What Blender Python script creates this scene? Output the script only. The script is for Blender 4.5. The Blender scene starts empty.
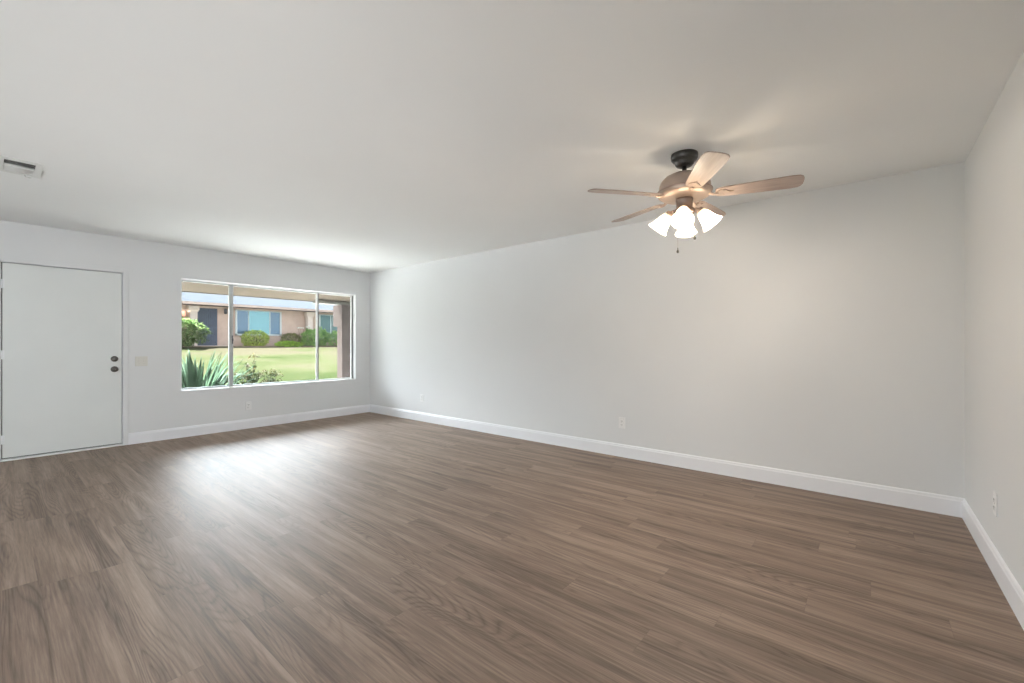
import bpy, bmesh, math, random
from mathutils import Vector, Matrix
random.seed(7)
S = bpy.context.scene
COL = S.collection
R = math.radians

# ------------------------------------------------------------------ camera
F_PX, YAW = 430.56, 0.88092
CAM = Vector((6.7397, -4.2461, 1.1877))
cd = bpy.data.cameras.new('camera'); cam = bpy.data.objects.new('camera', cd); COL.objects.link(cam)
cam.location = CAM
cam.rotation_euler = Vector((-math.cos(YAW), math.sin(YAW), 0)).to_track_quat('-Z', 'Y').to_euler()
cd.sensor_width = 36; cd.lens = F_PX / 1024 * 36; cd.shift_y = 2.73 / 1024
cd.clip_start = 0.02; cd.clip_end = 300
S.camera = cam

# ------------------------------------------------------------------ world, sun, exposure
SKY_K, GLOW_K, SUN_K, BACK_FILL_K, LAMP_K = 2.6, 70.0, 84.0, 0.5, 17.0
S.view_settings.view_transform = 'Standard'; S.view_settings.look = 'None'
S.view_settings.exposure = 0.08; S.view_settings.gamma = 1.0; S.view_settings.use_curve_mapping = False
w = bpy.data.worlds.new('sky'); S.world = w; w.use_nodes = True
nt = w.node_tree; nt.nodes.clear()
wo = nt.nodes.new('ShaderNodeOutputWorld'); bg = nt.nodes.new('ShaderNodeBackground')
tc = nt.nodes.new('ShaderNodeTexCoord'); sx = nt.nodes.new('ShaderNodeSeparateXYZ'); cr = nt.nodes.new('ShaderNodeValToRGB')
nt.links.new(tc.outputs['Generated'], sx.inputs[0]); nt.links.new(sx.outputs['Z'], cr.inputs[0])
cr.color_ramp.elements[0].position = 0.0; cr.color_ramp.elements[0].color = (0.95, 0.97, 1.0, 1)
cr.color_ramp.elements[1].position = 1.0; cr.color_ramp.elements[1].color = (0.70, 0.83, 1.0, 1)
nt.links.new(cr.outputs[0], bg.inputs[0])
# hazy bright sky around the sun's side, beyond the house across
dp = nt.nodes.new('ShaderNodeVectorMath'); dp.operation = 'DOT_PRODUCT'; dp.inputs[1].default_value = Vector((-1.0, -0.10, 0.70)).normalized()
nt.links.new(tc.outputs['Generated'], dp.inputs[0])
mxx = nt.nodes.new('ShaderNodeMath'); mxx.operation = 'MAXIMUM'; nt.links.new(dp.outputs['Value'], mxx.inputs[0]); mxx.inputs[1].default_value = 0.0
pwr = nt.nodes.new('ShaderNodeMath'); pwr.operation = 'POWER'; nt.links.new(mxx.outputs[0], pwr.inputs[0]); pwr.inputs[1].default_value = 9.0
mad = nt.nodes.new('ShaderNodeMath'); mad.operation = 'MULTIPLY_ADD'; nt.links.new(pwr.outputs[0], mad.inputs[0]); mad.inputs[1].default_value = GLOW_K; mad.inputs[2].default_value = SKY_K
nt.links.new(mad.outputs[0], bg.inputs[1])
nt.links.new(bg.outputs[0], wo.inputs[0])

def add_light(name, kind, loc, direction, energy, color, **kw):
    l = bpy.data.lights.new(name, kind); l.energy = energy; l.color = color
    for k, v in kw.items(): setattr(l, k, v)
    o = bpy.data.objects.new(name, l); COL.objects.link(o); o.location = loc
    if direction is not None: o.rotation_euler = Vector(direction).to_track_quat('-Z', 'Y').to_euler()
    return o
add_light('sun', 'SUN', (-12, -3, 16), (0.50, 0.12, -0.866), SUN_K, (1.0, 0.985, 0.965), angle=R(1.0))
pw = add_light('window_portal', 'AREA', (-0.20, -1.50, 1.32), (1, 0, 0), 1, (1, 1, 1), shape='RECTANGLE', size=2.4, size_y=1.45)
pw.data.cycles.is_portal = True
# added weak fill lamp, set at the made-up glazed opening behind the camera
add_light('back_fill_light', 'AREA', (3.9, -6.72, 1.10), (0, 1, 0.3), BACK_FILL_K, (1.0, 0.97, 0.93), shape='RECTANGLE', size=4.4, size_y=2.0)
# added fill lamps: one lifts the ceiling, one the left wall and door
add_light('ceiling_fill_light', 'AREA', (4.4, -6.70, 0.40), (-0.10, 1, 0.48), 6.0, (1.0, 0.985, 0.965), shape='RECTANGLE', size=3.6, size_y=0.5, spread=R(36))
add_light('side_fill_light', 'AREA', (7.20, -5.75, 1.45), (-1, 0.0, -0.08), 40.0, (0.93, 0.96, 1.0), shape='RECTANGLE', size=1.5, size_y=1.1, spread=R(125))

# ------------------------------------------------------------------ materials
def new_mat(name):
    m = bpy.data.materials.new(name); m.use_nodes = True
    n = m.node_tree.nodes; b = n['Principled BSDF']
    return m, m.node_tree, n, b
def pmat(name, rgb, rough=0.5, metal=0.0, spec=0.5, var=0.0, vscale=5.0, bump=0.0, bscale=200.0, bdist=0.002):
    m, t, n, b = new_mat(name)
    b.inputs['Base Color'].default_value = (*rgb, 1); b.inputs['Roughness'].default_value = rough
    b.inputs['Metallic'].default_value = metal; b.inputs['Specular IOR Level'].default_value = spec
    co = n.new('ShaderNodeTexCoord')
    if var > 0:
        no = n.new('ShaderNodeTexNoise'); no.inputs['Scale'].default_value = vscale; no.inputs['Detail'].default_value = 4
        rp = n.new('ShaderNodeValToRGB')
        lo = tuple(c * (1 - var) for c in rgb); hi = tuple(min(1, c * (1 + var)) for c in rgb)
        rp.color_ramp.elements[0].color = (*lo, 1); rp.color_ramp.elements[0].position = 0.3
        rp.color_ramp.elements[1].color = (*hi, 1); rp.color_ramp.elements[1].position = 0.7
        t.links.new(co.outputs['Object'], no.inputs['Vector']); t.links.new(no.outputs['Fac'], rp.inputs[0])
        t.links.new(rp.outputs[0], b.inputs['Base Color'])
    if bump > 0:
        nb = n.new('ShaderNodeTexNoise'); nb.inputs['Scale'].default_value = bscale; nb.inputs['Detail'].default_value = 3
        bp = n.new('ShaderNodeBump'); bp.inputs['Strength'].default_value = bump; bp.inputs['Distance'].default_value = bdist
        t.links.new(co.outputs['Object'], nb.inputs['Vector']); t.links.new(nb.outputs['Fac'], bp.inputs['Height'])
        t.links.new(bp.outputs[0], b.inputs['Normal'])
    return m

M = {}
M['wall'] = pmat('wall_paint', (0.748, 0.758, 0.765), 0.55, var=0.01, vscale=1.5, bump=0.12, bscale=90, bdist=0.003)
M['ceiling'] = pmat('ceiling_paint', (0.925, 0.937, 0.935), 0.8, spec=0.25, var=0.01, vscale=1.2, bump=0.1, bscale=70, bdist=0.003)
M['trim'] = pmat('trim_gloss_white', (0.86, 0.87, 0.90), 0.3, var=0.01)
M['door'] = pmat('door_satin_white', (0.76, 0.785, 0.775), 0.42, var=0.015, vscale=3)
M['gap'] = pmat('weatherstrip', (0.05, 0.05, 0.045), 0.8, var=0.1)
M['pewter'] = pmat('dark_pewter', (0.16, 0.15, 0.14), 0.35, 0.9, var=0.1)
M['alu'] = pmat('window_aluminium', (0.50, 0.53, 0.54), 0.4, 0.6, var=0.05)
M['jamb'] = pmat('window_jamb_grey', (0.20, 0.21, 0.22), 0.5, 0.3, var=0.05)
M['vinyl'] = pmat('window_white', (0.84, 0.85, 0.85), 0.4, var=0.01)
M['latch'] = pmat('latch_dark', (0.08, 0.08, 0.09), 0.5, var=0.1)
M['plate'] = pmat('outlet_white', (0.82, 0.82, 0.82), 0.35, var=0.01)
M['ivory'] = pmat('switch_ivory', (0.70, 0.69, 0.645), 0.35, var=0.01)
M['slot'] = pmat('slot_dark', (0.06, 0.06, 0.06), 0.6, var=0.1)
M['screw'] = pmat('screw_metal', (0.5, 0.5, 0.48), 0.3, 0.8, var=0.05)
M['vent'] = pmat('vent_enamel', (0.80, 0.81, 0.79), 0.4, var=0.01)
M['duct'] = pmat('duct_dark', (0.03, 0.03, 0.03), 0.8, var=0.1)
M['fan_motor'] = pmat('fan_brushed_metal', (0.46, 0.37, 0.32), 0.38, 0.55, var=0.06, vscale=20)
M['fan_dark'] = pmat('fan_dark_metal', (0.075, 0.072, 0.068), 0.4, 0.6, var=0.25, vscale=120)
M['fan_neck'] = pmat('fan_neck_metal', (0.36, 0.28, 0.25), 0.35, 0.7, var=0.06)
M['stucco'] = pmat('pink_stucco', (0.528, 0.391, 0.332), 0.9, spec=0.2, var=0.08, vscale=2, bump=0.3, bscale=60)
M['stucco_pale'] = pmat('pale_stucco', (0.680, 0.570, 0.527), 0.9, spec=0.2, var=0.05, vscale=2, bump=0.3, bscale=60)
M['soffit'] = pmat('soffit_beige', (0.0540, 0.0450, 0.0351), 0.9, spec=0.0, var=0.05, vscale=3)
M['fascia'] = pmat('fascia_pink', (0.4000, 0.3000, 0.2700), 0.7, var=0.04)
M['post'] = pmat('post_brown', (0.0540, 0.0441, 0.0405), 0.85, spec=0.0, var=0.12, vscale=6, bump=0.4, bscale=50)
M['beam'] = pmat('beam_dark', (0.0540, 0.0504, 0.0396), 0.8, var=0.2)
M['house_door'] = pmat('blue_grey_door', (0.045, 0.06, 0.10), 0.6, var=0.15)
M['house_grille'] = pmat('blue_grey_grille', (0.075, 0.10, 0.15), 0.6, var=0.1)
M['house_white'] = pmat('house_white_trim', (0.55, 0.58, 0.60), 0.5, var=0.03)
M['bounce_concrete'] = pmat('bounce_concrete_pale', (0.75, 0.74, 0.72), 0.9, spec=0.2, var=0.04, vscale=3)
M['gravel'] = pmat('pale_gravel', (0.62, 0.60, 0.58), 0.95, spec=0.1, var=0.12, vscale=60)
M['soil'] = pmat('bed_soil', (0.22, 0.17, 0.12), 0.95, spec=0.1, var=0.3, vscale=8)
M['stem'] = pmat('stem_brown', (0.09, 0.065, 0.04), 0.9, spec=0.1, var=0.2, vscale=20)

def leaf_mat(name, a, b_, scale=14.0, rough=0.5, trans=0.35):
    m, t, n, b = new_mat(name)
    co = n.new('ShaderNodeTexCoord'); no = n.new('ShaderNodeTexNoise'); rp = n.new('ShaderNodeValToRGB')
    no.inputs['Scale'].default_value = scale; no.inputs['Detail'].default_value = 3
    rp.color_ramp.elements[0].color = (*a, 1); rp.color_ramp.elements[0].position = 0.35
    rp.color_ramp.elements[1].color = (*b_, 1); rp.color_ramp.elements[1].position = 0.65
    t.links.new(co.outputs['Object'], no.inputs['Vector']); t.links.new(no.outputs['Fac'], rp.inputs[0])
    t.links.new(rp.outputs[0], b.inputs['Base Color']); b.inputs['Roughness'].default_value = rough
    b.inputs['Specular IOR Level'].default_value = 0.06
    tr = n.new('ShaderNodeBsdfTranslucent'); t.links.new(rp.outputs[0], tr.inputs[0])
    mx = n.new('ShaderNodeMixShader'); mx.inputs[0].default_value = trans
    t.links.new(b.outputs[0], mx.inputs[1]); t.links.new(tr.outputs[0], mx.inputs[2])
    t.links.new(mx.outputs[0], n['Material Output'].inputs[0])
    return m
M['agave'] = leaf_mat('strap_leaf_green', (0.034, 0.068, 0.042), (0.060, 0.110, 0.066), 5, 0.75, 0.3)
M['rose'] = leaf_mat('rose_leaf', (0.0108, 0.0196, 0.0054), (0.0434, 0.0565, 0.0175), 10)
M['rose_tip'] = leaf_mat('rose_young_leaf', (0.0385, 0.0256, 0.0146), (0.0707, 0.0643, 0.0256), 10)
M['hedge'] = leaf_mat('hedge_leaf', (0.2120, 0.3063, 0.0593), (0.6598, 0.7540, 0.1649), 6)
M['bush'] = leaf_mat('bush_leaf', (0.1247, 0.2673, 0.0713), (0.4277, 0.6059, 0.2138), 4)
M['shrub'] = leaf_mat('bush_leaf', (0.055, 0.110, 0.032), (0.19, 0.26, 0.10), 4)
M['bush_dark'] = leaf_mat('bush_leaf_brownish', (0.1178, 0.1010, 0.0505), (0.2693, 0.2861, 0.1010), 4)
M['cover'] = leaf_mat('ground_cover_leaf', (0.2534, 0.4118, 0.0475), (0.4435, 0.6336, 0.0950), 5)
M['flower'] = pmat('pale_flower', (0.75, 0.72, 0.68), 0.7, var=0.05)

def glass_mat(name, tint=(1, 1, 1), refl=0.06):
    m, t, n, b = new_mat(name); n.remove(b)
    tr = n.new('ShaderNodeBsdfTransparent'); tr.inputs[0].default_value = (*tint, 1)
    gl = n.new('ShaderNodeBsdfGlossy'); gl.inputs['Roughness'].default_value = 0.02
    # Schlick reflectance, the same from both sides of the pane
    lw = n.new('ShaderNodeLayerWeight'); lw.inputs['Blend'].default_value = 0.5
    p5 = n.new('ShaderNodeMath'); p5.operation = 'POWER'; t.links.new(lw.outputs['Facing'], p5.inputs[0]); p5.inputs[1].default_value = 5.0
    fr = n.new('ShaderNodeMath'); fr.operation = 'MULTIPLY_ADD'; t.links.new(p5.outputs[0], fr.inputs[0]); fr.inputs[1].default_value = 0.92; fr.inputs[2].default_value = 0.04
    mx = n.new('ShaderNodeMixShader')
    t.links.new(fr.outputs[0], mx.inputs[0]); t.links.new(tr.outputs[0], mx.inputs[1]); t.links.new(gl.outputs[0], mx.inputs[2])
    t.links.new(mx.outputs[0], n['Material Output'].inputs[0])
    return m
M['glass'] = glass_mat('window_glass', (0.96, 0.98, 0.97))
def mirror_glass(name, dark, tint, fac):
    m, t, n, b = new_mat(name)
    b.inputs['Base Color'].default_value = (*dark, 1); b.inputs['Roughness'].default_value = 0.4
    gl = n.new('ShaderNodeBsdfGlossy'); gl.inputs[0].default_value = (*tint, 1); gl.inputs['Roughness'].default_value = 0.03
    mx = n.new('ShaderNodeMixShader'); mx.inputs[0].default_value = fac
    t.links.new(b.outputs[0], mx.inputs[1]); t.links.new(gl.outputs[0], mx.inputs[2])
    t.links.new(mx.outputs[0], n['Material Output'].inputs[0]); return m
M['far_glass'] = mirror_glass('house_window_glass', (0.03, 0.12, 0.15), (0.45, 0.85, 0.95), 0.22)
M['far_screen'] = mirror_glass('house_window_screened', (0.04, 0.09, 0.15), (0.45, 0.7, 0.95), 0.10)
M['far_teal'] = mirror_glass('house_window_teal', (0.04, 0.10, 0.11), (0.45, 0.8, 0.8), 0.05)

# fan blade: pale reddish-brown wood
def wood_blade():
    m, t, n, b = new_mat('fan_blade_wood')
    co = n.new('ShaderNodeTexCoord'); mp = n.new('ShaderNodeMapping'); mp.inputs['Scale'].default_value = (3, 45, 45)
    no = n.new('ShaderNodeTexNoise'); no.inputs['Scale'].default_value = 1.5; no.inputs['Detail'].default_value = 5
    rp = n.new('ShaderNodeValToRGB')
    rp.color_ramp.elements[0].position = 0.3; rp.color_ramp.elements[0].color = (0.33, 0.25, 0.215, 1)
    rp.color_ramp.elements[1].position = 0.7; rp.color_ramp.elements[1].color = (0.46, 0.375, 0.33, 1)
    t.links.new(co.outputs['Object'], mp.inputs[0]); t.links.new(mp.outputs[0], no.inputs['Vector'])
    t.links.new(no.outputs['Fac'], rp.inputs[0]); t.links.new(rp.outputs[0], b.inputs['Base Color'])
    b.inputs['Roughness'].default_value = 0.4
    return m
M['blade'] = wood_blade()

def shade_mat():
    m, t, n, b = new_mat('frosted_glass_lit'); n.remove(b)
    tr = n.new('ShaderNodeBsdfTranslucent'); tr.inputs[0].default_value = (0.90, 0.82, 0.66, 1)
    di = n.new('ShaderNodeBsdfPrincipled'); di.inputs['Base Color'].default_value = (0.9, 0.87, 0.8, 1); di.inputs['Roughness'].default_value = 0.25
    co = n.new('ShaderNodeTexCoord'); no = n.new('ShaderNodeTexNoise'); no.inputs['Scale'].default_value = 18
    t.links.new(co.outputs['Object'], no.inputs['Vector'])
    mr = n.new('ShaderNodeMapRange'); mr.inputs['To Min'].default_value = 0.35; mr.inputs['To Max'].default_value = 0.7
    t.links.new(no.outputs['Fac'], mr.inputs['Value'])
    em = n.new('ShaderNodeEmission'); em.inputs[0].default_value = (1.0, 0.86, 0.62, 1); t.links.new(mr.outputs[0], em.inputs[1])
    mx = n.new('ShaderNodeMixShader'); mx.inputs[0].default_value = 0.85
    ad = n.new('ShaderNodeAddShader')
    t.links.new(di.outputs[0], mx.inputs[1]); t.links.new(tr.outputs[0], mx.inputs[2])
    tp = n.new('ShaderNodeBsdfTransparent'); m2 = n.new('ShaderNodeMixShader'); m2.inputs[0].default_value = 0.35
    t.links.new(mx.outputs[0], m2.inputs[1]); t.links.new(tp.outputs[0], m2.inputs[2])
    t.links.new(m2.outputs[0], ad.inputs[0]); t.links.new(em.outputs[0], ad.inputs[1])
    t.links.new(ad.outputs[0], n['Material Output'].inputs[0]); return m
M['shade'] = shade_mat()
def emis(name, rgb, k):
    m, t, n, b = new_mat(name); b.inputs['Base Color'].default_value = (*rgb, 1)
    b.inputs['Emission Color'].default_value = (*rgb, 1); b.inputs['Emission Strength'].default_value = k; return m
M['bulb'] = emis('bulb_glow', (1.0, 0.86, 0.64), 6.0)
M['porch_glow'] = emis('porch_lamp_glow', (1.0, 0.50, 0.36), 0.8)

# wood-look plank floor: planks run along X
def floor_mat():
    m, t, n, b = new_mat('floor_planks')
    L = t.links.new
    def math_(op, a, b_=None, c=None):
        x = n.new('ShaderNodeMath'); x.operation = op
        for i, v in enumerate((a, b_, c)):
            if v is None: continue
            if isinstance(v, (int, float)): x.inputs[i].default_value = v
            else: L(v, x.inputs[i])
        return x.outputs[0]
    co = n.new('ShaderNodeTexCoord'); sp = n.new('ShaderNodeSeparateXYZ'); L(co.outputs['Object'], sp.inputs[0])
    X, Y = sp.outputs['X'], sp.outputs['Y']
    PW, PL = 0.178, 1.22
    ry = math_('DIVIDE', Y, PW); row = math_('FLOOR', ry)
    wn = n.new('ShaderNodeTexWhiteNoise'); wn.noise_dimensions = '1D'; L(row, wn.inputs['W'])
    px = math_('ADD', math_('DIVIDE', X, PL), wn.outputs['Value']); pid = math_('FLOOR', px)
    cid = n.new('ShaderNodeCombineXYZ'); L(row, cid.inputs[0]); L(pid, cid.inputs[1])
    wn2 = n.new('ShaderNodeTexWhiteNoise'); wn2.noise_dimensions = '2D'; L(cid.outputs[0], wn2.inputs['Vector'])
    rnd = wn2.outputs['Value']
    # per plank shifted coordinates
    sh = n.new('ShaderNodeVectorMath'); sh.operation = 'MULTIPLY_ADD'
    L(wn2.outputs['Color'], sh.inputs[0]); sh.inputs[1].default_value = (31, 17, 9); L(co.outputs['Object'], sh.inputs[2])
    def noise(scale_vec, scale, detail, dist=0.0, rough=0.55):
        mp = n.new('ShaderNodeMapping'); mp.inputs['Scale'].default_value = scale_vec; L(sh.outputs[0], mp.inputs[0])
        no = n.new('ShaderNodeTexNoise'); no.inputs['Scale'].default_value = scale; no.inputs['Detail'].default_value = detail
        no.inputs['Distortion'].default_value = dist; no.inputs['Roughness'].default_value = rough
        L(mp.outputs[0], no.inputs['Vector']); return no.outputs['Fac']
    broad = noise((0.50, 9.0, 1), 1.6, 4, 0.35)
    fine = noise((2.2, 60, 1), 1.6, 5, 0.2, 0.7)
    # cathedral growth rings: isolines of a stretched smooth field
    field = noise((0.50, 5.5, 1), 1.0, 1, 0.5)
    rings = math_('FRACT', math_('MULTIPLY', field, 30.0))
    ring = math_('SUBTRACT', 1.0, math_('MULTIPLY', math_('ABSOLUTE', math_('SUBTRACT', rings, 0.5)), 2.0))
    ring = math_('POWER', ring, 2.5)
    mask = noise((0.5, 3.5, 1), 1.3, 1)
    mk = n.new('ShaderNodeMapRange'); mk.inputs['From Min'].default_value = 0.42; mk.inputs['From Max'].default_value = 0.60; L(mask, mk.inputs['Value'])
    ringm = math_('MULTIPLY', ring, mk.outputs[0])
    v = math_('ADD', math_('MULTIPLY', math_('SUBTRACT', broad, 0.5), 1.7), 0.5)
    v = math_('ADD', v, math_('MULTIPLY', math_('SUBTRACT', fine, 0.5), 1.45))
    v = math_('ADD', v, math_('MULTIPLY', math_('SUBTRACT', rnd, 0.5), 0.08))
    v = math_('SUBTRACT', v, math_('MULTIPLY', ringm, 0.34))
    rp = n.new('ShaderNodeValToRGB'); e = rp.color_ramp.elements
    e[0].position = 0.0; e[0].color = (0.1026, 0.0670, 0.0464, 1)
    e[1].position = 1.0; e[1].color = (0.3672, 0.2700, 0.2052, 1)
    k = e.new(0.5); k.color = (0.2268, 0.1598, 0.1188, 1)
    L(v, rp.inputs[0])
    # seams
    fy = math_('FRACT', ry); fx = math_('FRACT', px)
    dy = math_('MULTIPLY', math_('MINIMUM', fy, math_('SUBTRACT', 1.0, fy)), PW)
    dx = math_('MULTIPLY', math_('MINIMUM', fx, math_('SUBTRACT', 1.0, fx)), PL)
    d = math_('MINIMUM', dx, dy)
    sm = n.new('ShaderNodeMapRange'); sm.inputs['From Min'].default_value = 0.0004; sm.inputs['From Max'].default_value = 0.0020; L(d, sm.inputs['Value'])
    sc_ = math_('MULTIPLY_ADD', sm.outputs[0], 0.15, 0.85)
    mul = n.new('ShaderNodeVectorMath'); mul.operation = 'SCALE'; L(rp.outputs[0], mul.inputs[0]); L(sc_, mul.inputs['Scale'])
    L(mul.outputs[0], b.inputs['Base Color'])
    rr = math_('MULTIPLY_ADD', fine, 0.14, 0.44); L(rr, b.inputs['Roughness'])
    b.inputs['Specular IOR Level'].default_value = 0.55
    bp = n.new('ShaderNodeBump'); bp.inputs['Strength'].default_value = 0.25; bp.inputs['Distance'].default_value = 0.0012
    hh = math_('ADD', math_('MULTIPLY', fine, 0.6), math_('ADD', math_('MULTIPLY', ringm, -0.4), sm.outputs[0]))
    L(hh, bp.inputs['Height']); L(bp.outputs[0], b.inputs['Normal'])
    return m
M['floor'] = floor_mat()

def lawn_mat():
    m, t, n, b = new_mat('lawn_grass')
    L = t.links.new
    co = n.new('ShaderNodeTexCoord')
    def noise(sc, det, sv=(1, 1, 1)):
        mp = n.new('ShaderNodeMapping'); mp.inputs['Scale'].default_value = sv; L(co.outputs['Object'], mp.inputs[0])
        no = n.new('ShaderNodeTexNoise'); no.inputs['Scale'].default_value = sc; no.inputs['Detail'].default_value = det; L(mp.outputs[0], no.inputs['Vector'])
        return no.outputs['Fac']
    # dry straw grass up the slope, greener nearer the house
    sp = n.new('ShaderNodeSeparateXYZ'); L(co.outputs['Object'], sp.inputs[0])
    mr = n.new('ShaderNodeMapRange'); mr.inputs['From Min'].default_value = -15.0; mr.inputs['From Max'].default_value = -7.0; L(sp.outputs['X'], mr.inputs['Value'])
    a = n.new('ShaderNodeMath'); a.operation = 'MULTIPLY_ADD'; L(noise(0.55, 4, (1.0, 0.6, 1)), a.inputs[0]); a.inputs[1].default_value = 2.4
    a2 = n.new('ShaderNodeMath'); a2.operation = 'MULTIPLY_ADD'; L(mr.outputs[0], a2.inputs[0]); a2.inputs[1].default_value = 0.5; a2.inputs[2].default_value = -1.10
    L(a2.outputs[0], a.inputs[2])
    f = n.new('ShaderNodeMath'); f.operation = 'MULTIPLY_ADD'; L(noise(22, 5), f.inputs[0]); f.inputs[1].default_value = 0.6; L(a.outputs[0], f.inputs[2])
    rp = n.new('ShaderNodeValToRGB'); e = rp.color_ramp.elements
    e[0].position = 0.25; e[0].color = (0.0376, 0.0344, 0.0233, 1)
    e[1].position = 1.0; e[1].color = (0.0166, 0.0233, 0.0089, 1)
    k = e.new(0.6); k.color = (0.0300, 0.0333, 0.0166, 1)
    L(f.outputs[0], rp.inputs[0]); L(rp.outputs[0], b.inputs['Base Color'])
    b.inputs['Roughness'].default_value = 0.95; b.inputs['Specular IOR Level'].default_value = 0.0
    bp = n.new('ShaderNodeBump'); bp.inputs['Strength'].default_value = 0.6; bp.inputs['Distance'].default_value = 0.03
    L(noise(40, 5), bp.inputs['Height']); L(bp.outputs[0], b.inputs['Normal'])
    return m
M['lawn'] = lawn_mat()
def roof_mat():
    m, t, n, b = new_mat('pale_roof_shingles')
    L = t.links.new
    co = n.new('ShaderNodeTexCoord'); mp = n.new('ShaderNodeMapping'); mp.inputs['Rotation'].default_value = (0, 0, R(90)); L(co.outputs['Object'], mp.inputs[0])
    br = n.new('ShaderNodeTexBrick'); L(mp.outputs[0], br.inputs['Vector'])
    br.inputs['Color1'].default_value = (0.0398, 0.0442, 0.0501, 1); br.inputs['Color2'].default_value = (0.0368, 0.0420, 0.0501, 1); br.inputs['Mortar'].default_value = (0.0266, 0.0311, 0.0398, 1)
    br.inputs['Scale'].default_value = 1; br.inputs['Brick Width'].default_value = 0.3; br.inputs['Row Height'].default_value = 0.14; br.inputs['Mortar Size'].default_value = 0.008
    L(br.outputs[0], b.inputs['Base Color']); b.inputs['Roughness'].default_value = 0.9; b.inputs['Specular IOR Level'].default_value = 0.0
    return m
M['roof'] = roof_mat()

# ------------------------------------------------------------------ geometry helpers
def bx(bm, lo, hi, bevel=0.0):
    x0, y0, z0 = [min(a, b) for a, b in zip(lo, hi)]; x1, y1, z1 = [max(a, b) for a, b in zip(lo, hi)]
    vs = [bm.verts.new(p) for p in ((x0,y0,z0),(x1,y0,z0),(x1,y1,z0),(x0,y1,z0),(x0,y0,z1),(x1,y0,z1),(x1,y1,z1),(x0,y1,z1))]
    fs = [bm.faces.new([vs[i] for i in q]) for q in ((3,2,1,0),(4,5,6,7),(0,1,5,4),(1,2,6,5),(2,3,7,6),(3,0,4,7))]
    if bevel > 0:
        es = list({e for f in fs for e in f.edges})
        bmesh.ops.bevel(bm, geom=es, offset=bevel, segments=2, affect='EDGES', profile=0.5)
def lathe(bm, prof, seg=40, mat=None):
    mat = mat or Matrix(); rings = []
    for r, z in prof:
        if r < 1e-6: rings.append([bm.verts.new(mat @ Vector((0, 0, z)))])
        else: rings.append([bm.verts.new(mat @ Vector((r * math.cos(2*math.pi*i/seg), r * math.sin(2*math.pi*i/seg), z))) for i in range(seg)])
    for a, b in zip(rings, rings[1:]):
        for i in range(seg):
            j = (i + 1) % seg
            if len(a) == 1 and len(b) == 1: continue
            if len(a) == 1: bm.faces.new((a[0], b[j], b[i]))
            elif len(b) == 1: bm.faces.new((a[i], a[j], b[0]))
            else: bm.faces.new((a[i], a[j], b[j], b[i]))
def tube(bm, pts, rad, seg=8, caps=True):
    pts = [Vector(p) for p in pts]; rings = []
    for i, p in enumerate(pts):
        d = (pts[min(i+1, len(pts)-1)] - pts[max(i-1, 0)]).normalized()
        q = d.to_track_quat('Z', 'Y'); r = rad[i] if isinstance(rad, (list, tuple)) else rad
        rings.append([bm.verts.new(p + q @ Vector((r*math.cos(2*math.pi*k/seg), r*math.sin(2*math.pi*k/seg), 0))) for k in range(seg)])
    for a, b in zip(rings, rings[1:]):
        for k in range(seg): bm.faces.new((a[k], a[(k+1)%seg], b[(k+1)%seg], b[k]))
    if caps: bm.faces.new(rings[0][::-1]); bm.faces.new(rings[-1])
def obj(name, bm, mat, parent=None, smooth=False, solid=0.0):
    bmesh.ops.recalc_face_normals(bm, faces=bm.faces)
    me = bpy.data.meshes.new(name); bm.to_mesh(me); bm.free()
    me.materials.append(mat)
    if smooth: me.polygons.foreach_set('use_smooth', [True] * len(me.polygons))
    o = bpy.data.objects.new(name, me); COL.objects.link(o)
    if parent is not None: o.parent = parent
    if solid: md = o.modifiers.new('solid', 'SOLIDIFY'); md.thickness = solid; md.offset = 0
    return o
def B(): return bmesh.new()
def boxobj(name, lo, hi, mat, parent=None, bevel=0.0):
    bm = B(); bx(bm, lo, hi, bevel); return obj(name, bm, mat, parent)
def tag(o, label=None, cat=None, group=None, kind=None):
    if label: o['label'] = label
    if cat: o['category'] = cat
    if group: o['group'] = group
    if kind: o['kind'] = kind
    return o
def empty(name, loc=(0, 0, 0), rz=0.0, **kw):
    o = bpy.data.objects.new(name, None); COL.objects.link(o); o.location = loc; o.rotation_euler = (0, 0, rz)
    o.empty_display_size = 0.1
    return tag(o, **kw)
def struct(o, label=None, cat=None): return tag(o, label, cat, kind='structure')
def copy_tree(o, parent=None):
    c = o.copy(); COL.objects.link(c)
    if parent is not None: c.parent = parent
    for ch in [x for x in bpy.data.objects if x.parent == o and x is not c]: copy_tree(ch, c)
    return c

# ------------------------------------------------------------------ room shell
RX, RY, RH, T = 7.254, -6.8, 2.44, 0.14
WY0, WY1, WZ0, WZ1 = -2.70, -0.268, 0.585, 2.035      # window opening in the left wall
DY0, DY1, DZ1 = -4.175, -3.258, 2.022                 # front door opening
def wall_cells(name, axis, face, depth, u_range, z_range, holes, mat):
    """wall lying on plane axis=face, extruded by depth; holes = [(u0,u1,z0,z1)] cut through"""
    us = sorted({u_range[0], u_range[1], *[h[0] for h in holes], *[h[1] for h in holes]})
    bm = B()
    for a, b in zip(us, us[1:]):
        zs = [(h[2], h[3]) for h in holes if h[0] <= a + 1e-6 and h[1] >= b - 1e-6]
        z = z_range[0]
        for z0, z1 in sorted(zs):
            if z0 > z + 1e-6: add = (z, z0)
            else: add = None
            if add:
                lo = (face, a, add[0]) if axis == 0 else (a, face, add[0]); hi = (face + depth, b, add[1]) if axis == 0 else (b, face + depth, add[1])
                bx(bm, lo, hi)
            z = z1
        if z < z_range[1] - 1e-6:
            lo = (face, a, z) if axis == 0 else (a, face, z); hi = (face + depth, b, z_range[1]) if axis == 0 else (b, face + depth, z_range[1])
            bx(bm, lo, hi)
    return struct(obj(name, bm, mat))
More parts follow.
